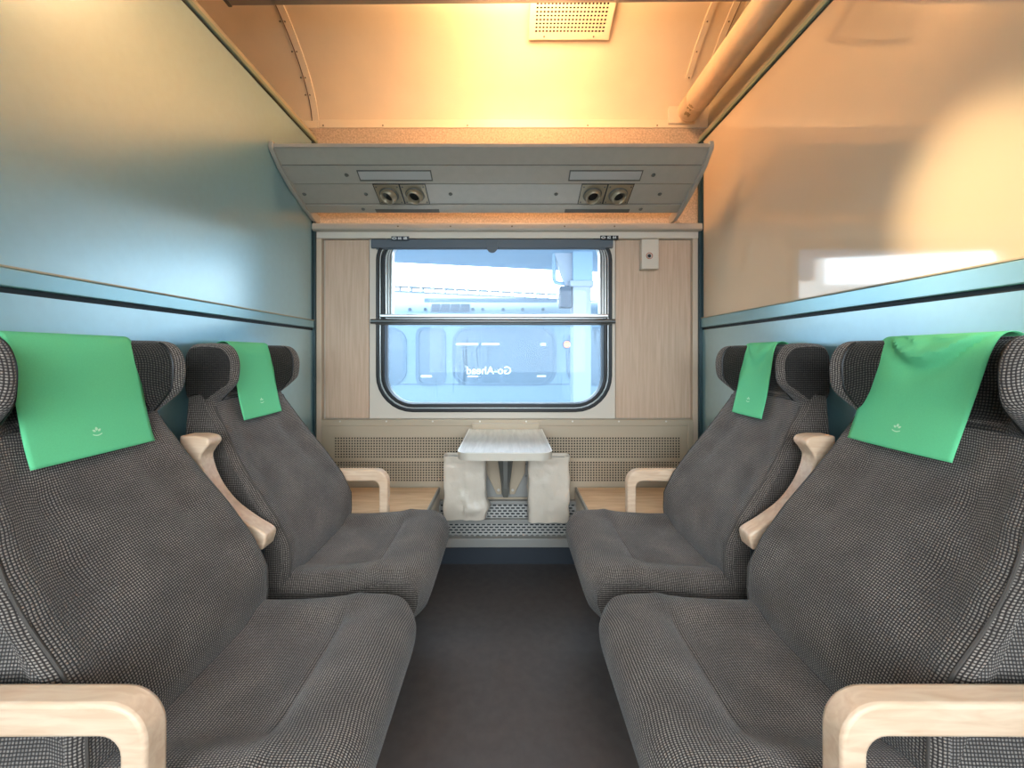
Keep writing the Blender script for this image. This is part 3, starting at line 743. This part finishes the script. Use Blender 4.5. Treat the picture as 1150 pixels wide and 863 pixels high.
# ---- waste bins in plastic bags
def bagged_bin(x0, x1, z0, z1, label, seed, bulge):
    rt = empty('waste_bin'); tag(rt, label, 'waste bin', 'bagged waste bins under the table')
    yb, yfb = -.112, -.182
    box('bin_body', x0+.012, x1-.012, yfb+.014, yb-.004, z0+.02, z1-.012, 'bin_grey', rt, .01)
    nu, nz = 56, 40; vs = []; per = []
    loop = rrect(x0, x1, yfb, yb, .014, 3)
    # resample evenly
    L = [0]
    for i in range(len(loop)): a, b = loop[i], loop[(i+1) % len(loop)]; L.append(L[-1]+math.hypot(b[0]-a[0], b[1]-a[1]))
    for k in range(nu):
        s = L[-1]*k/nu; i = max(j for j in range(len(loop)) if L[j] <= s+1e-9); a, b = loop[i], loop[(i+1) % len(loop)]
        t = (s-L[i])/max(1e-9, L[i+1]-L[i]); per.append((a[0]+(b[0]-a[0])*t, a[1]+(b[1]-a[1])*t))
    cx, cy = (x0+x1)/2, (yb+yfb)/2
    for r_ in range(nz+1):
        t = r_/nz; z = z1-(z1-z0)*t
        for (x, y) in per:
            d = Vector((x-cx, y-cy)); dn = d.normalized()
            f = 1+.03*math.sin(3*t+seed)
            amp = .006+.004*t
            k = noise.noise(Vector((x*14+seed, y*14, z*11)))*amp*.55+noise.noise(Vector((x*34, y*34+seed, z*22)))*amp*.7
            k += -.004*abs(noise.noise(Vector((x*20+z*9+seed, 3, z*12-x*6))))
            k += bulge*.018*math.exp(-((t-.83)/.10)**2)*(1 if x > cx else .2)
            if t < .10: k += .003*(1-t/.10)                      # folded collar
            elif t < .16: k -= .002
            yy = y+dn.y*k
            vs.append((x+dn.x*k, min(yy, -.064), z+(.004*noise.noise(Vector((x*25, seed, 1))) if t == 1 else 0)))
    fs = [(r_*nu+k, r_*nu+(k+1) % nu, (r_+1)*nu+(k+1) % nu, (r_+1)*nu+k) for r_ in range(nz) for k in range(nu)]
    fs.append(tuple(range(nz*nu, nz*nu+nu)))
    mesh('plastic_bag', vs, fs, 'bag_plastic', rt, smooth=True)
    box('wall_hook', cx-.03, cx+.03, -.112, -.046, z1-.06, z1-.03, 'bin_grey', rt)
    place(rt, (cx, cy, z0))
bagged_bin(-.308, -.104, .285, .592, 'grey bin in a crinkled cream plastic bag with a loose bulge at its foot', 2.2, 1.)
bagged_bin(.098, .298, .272, .588, 'bin in a straighter smooth cream plastic bag with square bottom', 8.4, .0)

# ================================================================== SMALL WALL THINGS
def number_plate(px0, px1, py0, py1, txt, label, m):
    a, b = P(px0, py1, D-.037), P(px1, py0, D-.037); rt = empty('number_plate'); tag(rt, label, 'number plate')
    box('plate', a.x, b.x, -.0395, -.0362, a.z, b.z, m, rt, .0008)
    M = Matrix.Translation(((a.x+b.x)/2+.012, -.0402, (a.z+b.z)/2)) @ Matrix.Rotation(R(90), 4, 'X')
    text_mesh('digits', txt, .018, 'white_print', rt, M, bold=.0004)
    ic = a.x+.016; zc = (a.z+b.z)/2
    ring('icon', [(ic+.0115*math.cos(R(q)), zc+.0062*math.sin(R(q))) for q in range(0, 360, 20)], [(ic+.0075*math.cos(R(q)), zc+.0032*math.sin(R(q))) for q in range(0, 360, 20)], -.0405, -.0396, 'white_print', rt)
    place(rt, ((a.x+b.x)/2, -.038, a.z))
number_plate(439.5, 459.5, 265.6, 270.4, '66  68', 'navy seat number plate above the window, on the teal wall side', 'toe_dark')
number_plate(674, 694.5, 264.8, 269.4, '62  64', 'black seat number plate above the window, next to the cream call box', 'black')

cb = empty('call_box'); tag(cb, 'small cream call box with round button on the oak panel', 'call box')
a, b = P(719.5, 303, D-.04), P(738.5, 269.5, D-.04)
box('case', a.x, b.x, -.058, -.0122, a.z, b.z, 'box_cream', cb, .003)
c = P(729.3, 287.5, D-.058)
ring('button_ring', [(c.x+.017*math.cos(R(q)), c.z+.017*math.sin(R(q))) for q in range(0, 360, 15)], [(c.x+.013*math.cos(R(q)), c.z+.013*math.sin(R(q))) for q in range(0, 360, 15)], -.0605, -.058, 'copper', cb)
MB().cyl((c.x, -.0575, c.z), (c.x, -.062, c.z), .0095, .008, 16).build('button', 'black', cb)
place(cb, ((a.x+b.x)/2, -.0122, a.z))

# ---- ceiling vent, pipe, lamp
vg = empty('ceiling_vent'); tag(vg, 'cream perforated vent grille screwed to the vaulted ceiling', 'vent')
y1, y2 = -.215, -.425
p1, p2 = Vector((.100, y1, vault(y1))), Vector((.100, y2, vault(y2))); v = (p2-p1); Lv = v.length; v.normalize()
n = Vector((1, 0, 0)).cross(v); n = n if n.z < 0 else -n
oo = p1+n*.016
if Vector((1, 0, 0)).cross(v).dot(n) > 0: plate_holes('grille', oo, (1, 0, 0), v, .372, Lv, 20, 12, .62, .62, 'ceiling_trim', vg, mu=.024, mv=.026, depth=.006)
else: plate_holes('grille', oo+Vector((.372, 0, 0)), (-1, 0, 0), v, .372, Lv, 20, 12, .62, .62, 'ceiling_trim', vg, mu=.024, mv=.026, depth=.006)
def vq(h, e=0.): return [oo+n*h-Vector((e, 0, 0))-v*e, oo+n*h+Vector((.372+e, 0, 0))-v*e, oo+n*h+Vector((.372+e, 0, 0))+v*(Lv+e), oo+n*h-Vector((e, 0, 0))+v*(Lv+e)]
mesh('vent_box', vq(-.045)+vq(-.0005), [(0, 1, 5, 4), (1, 2, 6, 5), (2, 3, 7, 6), (3, 0, 4, 7)], 'ceiling_trim', vg)
mesh('vent_backing', vq(-.012, -.004), [(0, 1, 2, 3)], 'hole_dark', vg)
for x in (.07, .30): q = oo+Vector((x, 0, 0))+v*.013; MB().cyl(q, q+n*.002, .004, n=8).build('screw', 'screw', vg)
place(vg, (.286, y1, vault(y1)-.02))

pp = empty('ceiling_pipe'); tag(pp, 'thick cream painted pipe running along the ceiling edge', 'pipe')
px_, pz_, pr_ = .918, 2.312, .058
MB().tube([(px_, -.085, pz_), (px_, -.3, pz_), (px_, -2.1, pz_)], pr_, 28).build('pipe_tube', 'pipe_paint', pp, smooth=True)
vs = []; N = 28
for k in range(7):
    a = R(90*k/6); r_ = pr_*math.cos(a)*.999 if k < 6 else .004; y = -.085+pr_*.8*math.sin(a)
    vs += [(px_+r_*math.cos(2*math.pi*i/N), y, pz_+r_*math.sin(2*math.pi*i/N)) for i in range(N)]
mesh('pipe_end', vs, [(k*N+i, k*N+(i+1) % N, (k+1)*N+(i+1) % N, (k+1)*N+i) for k in range(6) for i in range(N)]+[tuple(range(6*N, 7*N))], 'pipe_paint', pp, smooth=True)
MB().cyl((px_, -.165, pz_), (px_, -.172, pz_), pr_+.0025, n=28).build('pipe_joint', 'pipe_paint', pp, smooth=True)
for (y, a0, a1, l) in ((-.155, 215, 240, .03), (-.115, 222, 250, .022)):
    vs = []; 
    for k in range(6):
        a = R(a0+(a1-a0)*k/5); e = .006*math.sin(k*1.9)
        vs += [(px_+(pr_+.0008)*math.cos(a), y+e, pz_+(pr_+.0008)*math.sin(a)), (px_+(pr_+.0008)*math.cos(a), y-l+e*.5, pz_+(pr_+.0008)*math.sin(a))]
    mesh('worn_patch', vs, [(2*k, 2*k+1, 2*k+3, 2*k+2) for k in range(5)], 'pipe_wear', pp)
place(pp, (px_, -1.1, pz_-pr_))

lp_ = empty('ceiling_lamp'); tag(lp_, 'grey ceiling lamp housing with warm diffuser crossing the vault', 'lamp')
yl = -.456
prism('lamp_rail', [(-1.130, 2.5035), (1.03, 2.520), (1.03, 2.545), (-1.130, 2.5285)], yl-.045, yl, 'y', 'lamp_housing', lp_, .003)
box('end_cap', -1.142, -1.126, yl-.05, yl+.004, 2.500, 2.535, 'rack_dark', lp_, .003)
for x in (-.85, .85): box('hanger', x-.015, x+.015, yl-.035, yl-.015, 2.53, 2.66, 'lamp_housing', lp_)
box('lamp_back', -.47, .65, yl-.29, yl-.10, 2.655, 2.685, 'lamp_housing', lp_, .004)
prism('diffuser', rrect(-.16, .34, yl-.28, yl-.11, .04, 4), 2.452, 2.655, 'z', 'diffuser_warm', lp_, .012, 3)
box('added_blocker_tray', -.20, .38, yl-.285, yl-.105, 2.440, 2.452, 'lamp_housing', lp_, .002)  # added opaque tray, blocks the diffuser's downward glow on the walls
box('added_blocker_plate', -.30, .48, yl-.30, yl-.292, 2.40, 2.66, 'lamp_housing', lp_, .002)  # added plate, keeps the diffuser from mirroring in the left wall
place(lp_, (0, yl-.15, 2.69))

# unseen spotlight, added to make the warm patch on the right panel
sp_ = empty('added_spotlight'); tag(sp_, 'added unseen spotlight that brightens the glossy beige panel', 'lamp')
sp0 = Vector((-.25, -.95, 2.52)); tgt = Vector((1.0, -1.245, 1.36)); dv = (tgt-sp0).normalized()
MB().cyl(sp0-dv*.06, sp0, .026, .034, 20).build('added_lamp_head', 'lamp_housing', sp_, smooth=True)
MB().cyl(sp0-dv*.004, sp0+dv*.001, .028, n=20).build('lens', 'added_lens_warm', sp_)
MB().tube([sp0-dv*.05, Vector((-.32, -.94, 2.60)), Vector((-.32, -.94, 2.735))], .008, 8).build('added_lamp_arm', 'lamp_housing', sp_)
sl = bpy.data.lights.new('added_beam', 'SPOT'); sl.energy = SPOT; sl.color = (1, .80, .50); sl.spot_size = R(17); sl.spot_blend = 1.; sl.shadow_soft_size = .03
so = bpy.data.objects.new('added_beam', sl); link(so, sp_); so.location = sp0+dv*.01; so.rotation_euler = dv.to_track_quat('-Z', 'Y').to_euler()
place(sp_, (-.32, -.94, 2.735))

# ================================================================== OUTSIDE
gr = box('ground_outside', -40, 40, .8, 60, -1.3, -1.1, 'concrete'); struct(gr, 'pale concrete ground of the station', 'ground')
gr2 = box('ground_beyond_corridor', -40, 40, -40, -3.4, -1.3, -1.1, 'concrete'); struct(gr2, 'pale concrete ground beyond the corridor window', 'ground')
pf = box('platform', -30, 30, 1.0, 4.7, -1.1, -.15, 'concrete'); struct(pf, 'concrete station platform between the two trains', 'platform')
DC = 8.0
cc = empty('railway_coach'); tag(cc, 'pale blue railway coach standing across the platform', 'train')
yc_ = DC-D
def XC(px): return (px-CX)*DC/FPX
def ZD(py, d=DC): return ZC+(CY-py)*d/FPX
prof = [(yc_+2.8, -.9), (yc_+.02, -.9), (yc_, -.6), (yc_, 1.90), (yc_+.04, 2.01), (yc_+.12, 2.13), (yc_+.28, 2.20), (yc_+.6, 2.24), (yc_+1.4, 2.27), (yc_+2.8, 2.2)]
prism('coach_body', prof, -11, 11, 'x', 'coach_paint', cc, smooth=True)
prism('roof_strip', [(yc_+.20, 2.16), (yc_+.36, 2.20), (yc_+.36, 2.27), (yc_+.20, 2.25)], XC(474), XC(627), 'x', 'coach_roof', cc)
box('gutter', -11, 11, yc_-.02, yc_+.02, 1.845, 1.860, 'coach_roof', cc)
for k in range(4):
    x0 = XC(484+11.2*k); g = prism('vent_grille', [(yc_+.000, 1.945), (yc_+.085, 2.125), (yc_+.13, 2.125), (yc_+.06, 1.945)], x0, x0+XC(9.6)-XC(0), 'x', 'coach_paint', cc)
    for q in range(5):
        t = .03+.195*q; yy, zz_ = yc_+.000+.085*t, 1.945+.18*t
        prism('louvre', [(yy-.012, zz_), (yy+.010, zz_), (yy+.020, zz_+.024), (yy-.002, zz_+.024)], x0, x0+XC(9.6)-XC(0), 'x', 'coach_grille', g)
for px in (460, 477.5, 531, 542, 565, 587, 610):
    p = (XC(px), yc_+.05, 2.02); MB().cyl((p[0], yc_+.03, 2.0), (p[0], yc_+.005, 2.0), .035, n=10).build('roof_bolt', 'coach_frame', cc)
def coach_window(px0, px1, bars=(), r=.26):
    x0, x1, z0, z1 = XC(px0), XC(px1), ZD(430), ZD(371)
    f = ring('window_frame', rrect(x0-.07, x1+.07, z0-.06, z1+.06, r+.06), rrect(x0, x1, z0, z1, r), yc_-.03, yc_+.02, 'coach_frame', cc)
    lp = rrect(x0, x1, z0, z1, r); mesh('pane', [(p[0], yc_-.006, p[1]) for p in lp], [tuple(range(len(lp)))], 'coach_window', f)
    for a, b, c_, d_, m in bars: box('window_bar', XC(a), XC(b), yc_-.022, yc_-.008, ZD(d_), ZD(c_), m, f)
    return f
W = 'coach_white'
wf = coach_window(512, 621, ((512.5, 537, 385.5, 388, W), (541, 561, 385.5, 388, W), (607, 613, 385.5, 388.5, W), (525, 540, 422, 423.7, W), (603, 613, 421.6, 423.6, W), (537, 541, 370, 430, 'coach_frame'), (561, 565, 370, 430, 'coach_frame')))
coach_window(410, 453, ())
coach_window(471, 497, ((473, 485, 421.5, 424, W),), .1)
coach_window(640, 720, ())
M = Matrix.Translation((XC(549), yc_-.03, ZD(416.5))) @ Matrix.Rotation(R(90), 4, 'X')
text_mesh('lettering', 'Go-Ahead', .22, 'coach_white', wf, M, mirror=True, bold=.004)
box('waist_band', -11, 11, yc_-.012, yc_+.0, ZD(432.5), ZD(431.2), 'coach_frame', cc)
place(cc, (0, yc_+1.4, -.9))
so_ = empty('marker_lamp'); tag(so_, 'small glowing orange marker lamp on the coach side', 'lamp')
q = P(637, 387, DC-.06); MB().cyl(q+Vector((0, .05, 0)), q, .075, .06, 16).build('lens', 'orange_light', so_); MB().cyl(q+Vector((0, .06, 0)), q+Vector((0, .03, 0)), .095, n=16).build('bezel', 'coach_frame', so_)
place(so_, q)

# canopy over the platform and its column
cn = empty('platform_canopy'); tag(cn, 'blue grey platform canopy roof above the coach', 'canopy')
yA, yB = 7.05-D, 7.95-D
mesh('roof_slab', [(-9, 1.6, 2.78), (9, 1.6, 2.78), (9, 7.6, 2.78), (-9, 3.73, 2.78), (-9, 1.6, 3.0), (9, 1.6, 3.0), (9, 7.6, 3.0), (-9, 3.73, 3.0)], BF, 'canopy_paint', cn)
place(cn, (0, 3, 2.78))
dcol = 6.5; cl = empty('canopy_column'); tag(cl, 'white steel column carrying the platform canopy', 'column')
xc0, xc1 = (643.5-CX)*dcol/FPX, (664-CX)*dcol/FPX; yy = dcol-D
box('shaft', xc0, xc1, yy, yy+.3, -.15, 2.30, 'column_paint', cl, .02)
box('capital', xc0-.05, xc1+.04, yy-.04, yy+.34, 2.20, 2.30, 'column_paint', cl, .01)
box('head', xc0+.0, xc1+.02, yy-.02, yy+.32, 2.30, 2.78, 'canopy_paint', cl)
prism('gusset', [(xc0-.05, 2.06), (xc0-.02, 2.06), (xc0+.05, 2.78), (xc0-.30, 2.78)], yy+.08, yy+.22, 'y', 'column_paint', cl)
box('foot', xc0-.06, xc1+.06, yy-.06, yy+.36, -.15, -.08, 'column_paint', cl)
place(cl, ((xc0+xc1)/2, yy+.15, -.15))
sb = empty('station_speaker'); tag(sb, 'grey box hanging beside the white platform column', 'speaker')
x0, x1 = (629.5-CX)*dcol/FPX, (642.5-CX)*dcol/FPX
box('case', x0, x1, yy+.02, yy+.24, ZD(345, dcol), ZD(321, dcol), 'coach_grille', sb, .01)
MB().tube([((623-CX)*dcol/FPX, yy+.12, 2.78), ((623-CX)*dcol/FPX, yy+.12, ZD(312, dcol)), ((625-CX)*dcol/FPX, yy+.12, ZD(316, dcol)), ((630-CX)*dcol/FPX, yy+.12, ZD(317, dcol)), ((636-CX)*dcol/FPX, yy+.12, ZD(317.5, dcol)), ((636-CX)*dcol/FPX, yy+.12, ZD(322, dcol))], .035, 10).build('hanging_pipe', 'canopy_paint', sb, smooth=True)
place(sb, ((x0+x1)/2, yy+.12, ZD(345, dcol)))
fr = empty('station_roof'); tag(fr, 'long pale station roof with ridged caps behind the coach', 'roof')
df_ = 16.; yr = df_-D; xf = lambda px: (px-CX)*df_/FPX
def zs_(px, py): return ZD(py+.05*(px-440), df_)                 # the roof line falls away to the east
prism('fascia', [(xf(300), zs_(300, 350)), (xf(900), zs_(900, 350)), (xf(900), zs_(900, 327)), (xf(300), zs_(300, 327))], yr, yr+.4, 'y', 'far_roof', fr)
prism('ridge_beam', [(xf(300), zs_(300, 327.2)), (xf(900), zs_(900, 327.2)), (xf(900), zs_(900, 326.2)), (xf(300), zs_(300, 326.2))], yr-.05, yr+.5, 'y', 'coach_frame', fr)
for k in range(18):
    p0, p1 = 420+13*k, 431.5+13*k
    prism('ridge_cap', [(xf(p0), zs_(p0, 321)), (xf(p1), zs_(p1, 321)), (xf(p1), zs_(p1, 320)), (xf(p0), zs_(p0, 320))], yr+.1, yr+.5, 'y', 'coach_frame', fr)
    prism('cap_post', [(xf(p0), zs_(p0, 327)), (xf(p0+1.6), zs_(p0, 327)), (xf(p0+1.6), zs_(p0, 320.5)), (xf(p0), zs_(p0, 320.5))], yr+.15, yr+.45, 'y', 'far_roof', fr)
place(fr, (0, yr+1, ZD(330, df_)))
bd = empty('station_building'); tag(bd, 'pale rooftop block with one blue window reflected in the glossy panel', 'building')
box('wall', -17.5, -14.2, 22, 25, -1.1, 7.9, 'building_wall', bd); box('parapet', -30, -8, 21.6, 25, -1.1, 5.3, 'building_wall', bd)
f = box('window', -16.8, -15.2, 21.9, 22.05, 5.6, 7.2, 'coach_frame', bd); box('pane', -16.65, -15.35, 21.85, 21.95, 5.7, 7.1, 'coach_window', f)
for x in (-16.9, -14.6): box('roof_post', x, x+.1, 23, 23.1, 7.9, 8.3, 'coach_frame', bd)
place(bd, (-16, 23, -1.1))
for o, loc in BASES: place(o, loc)
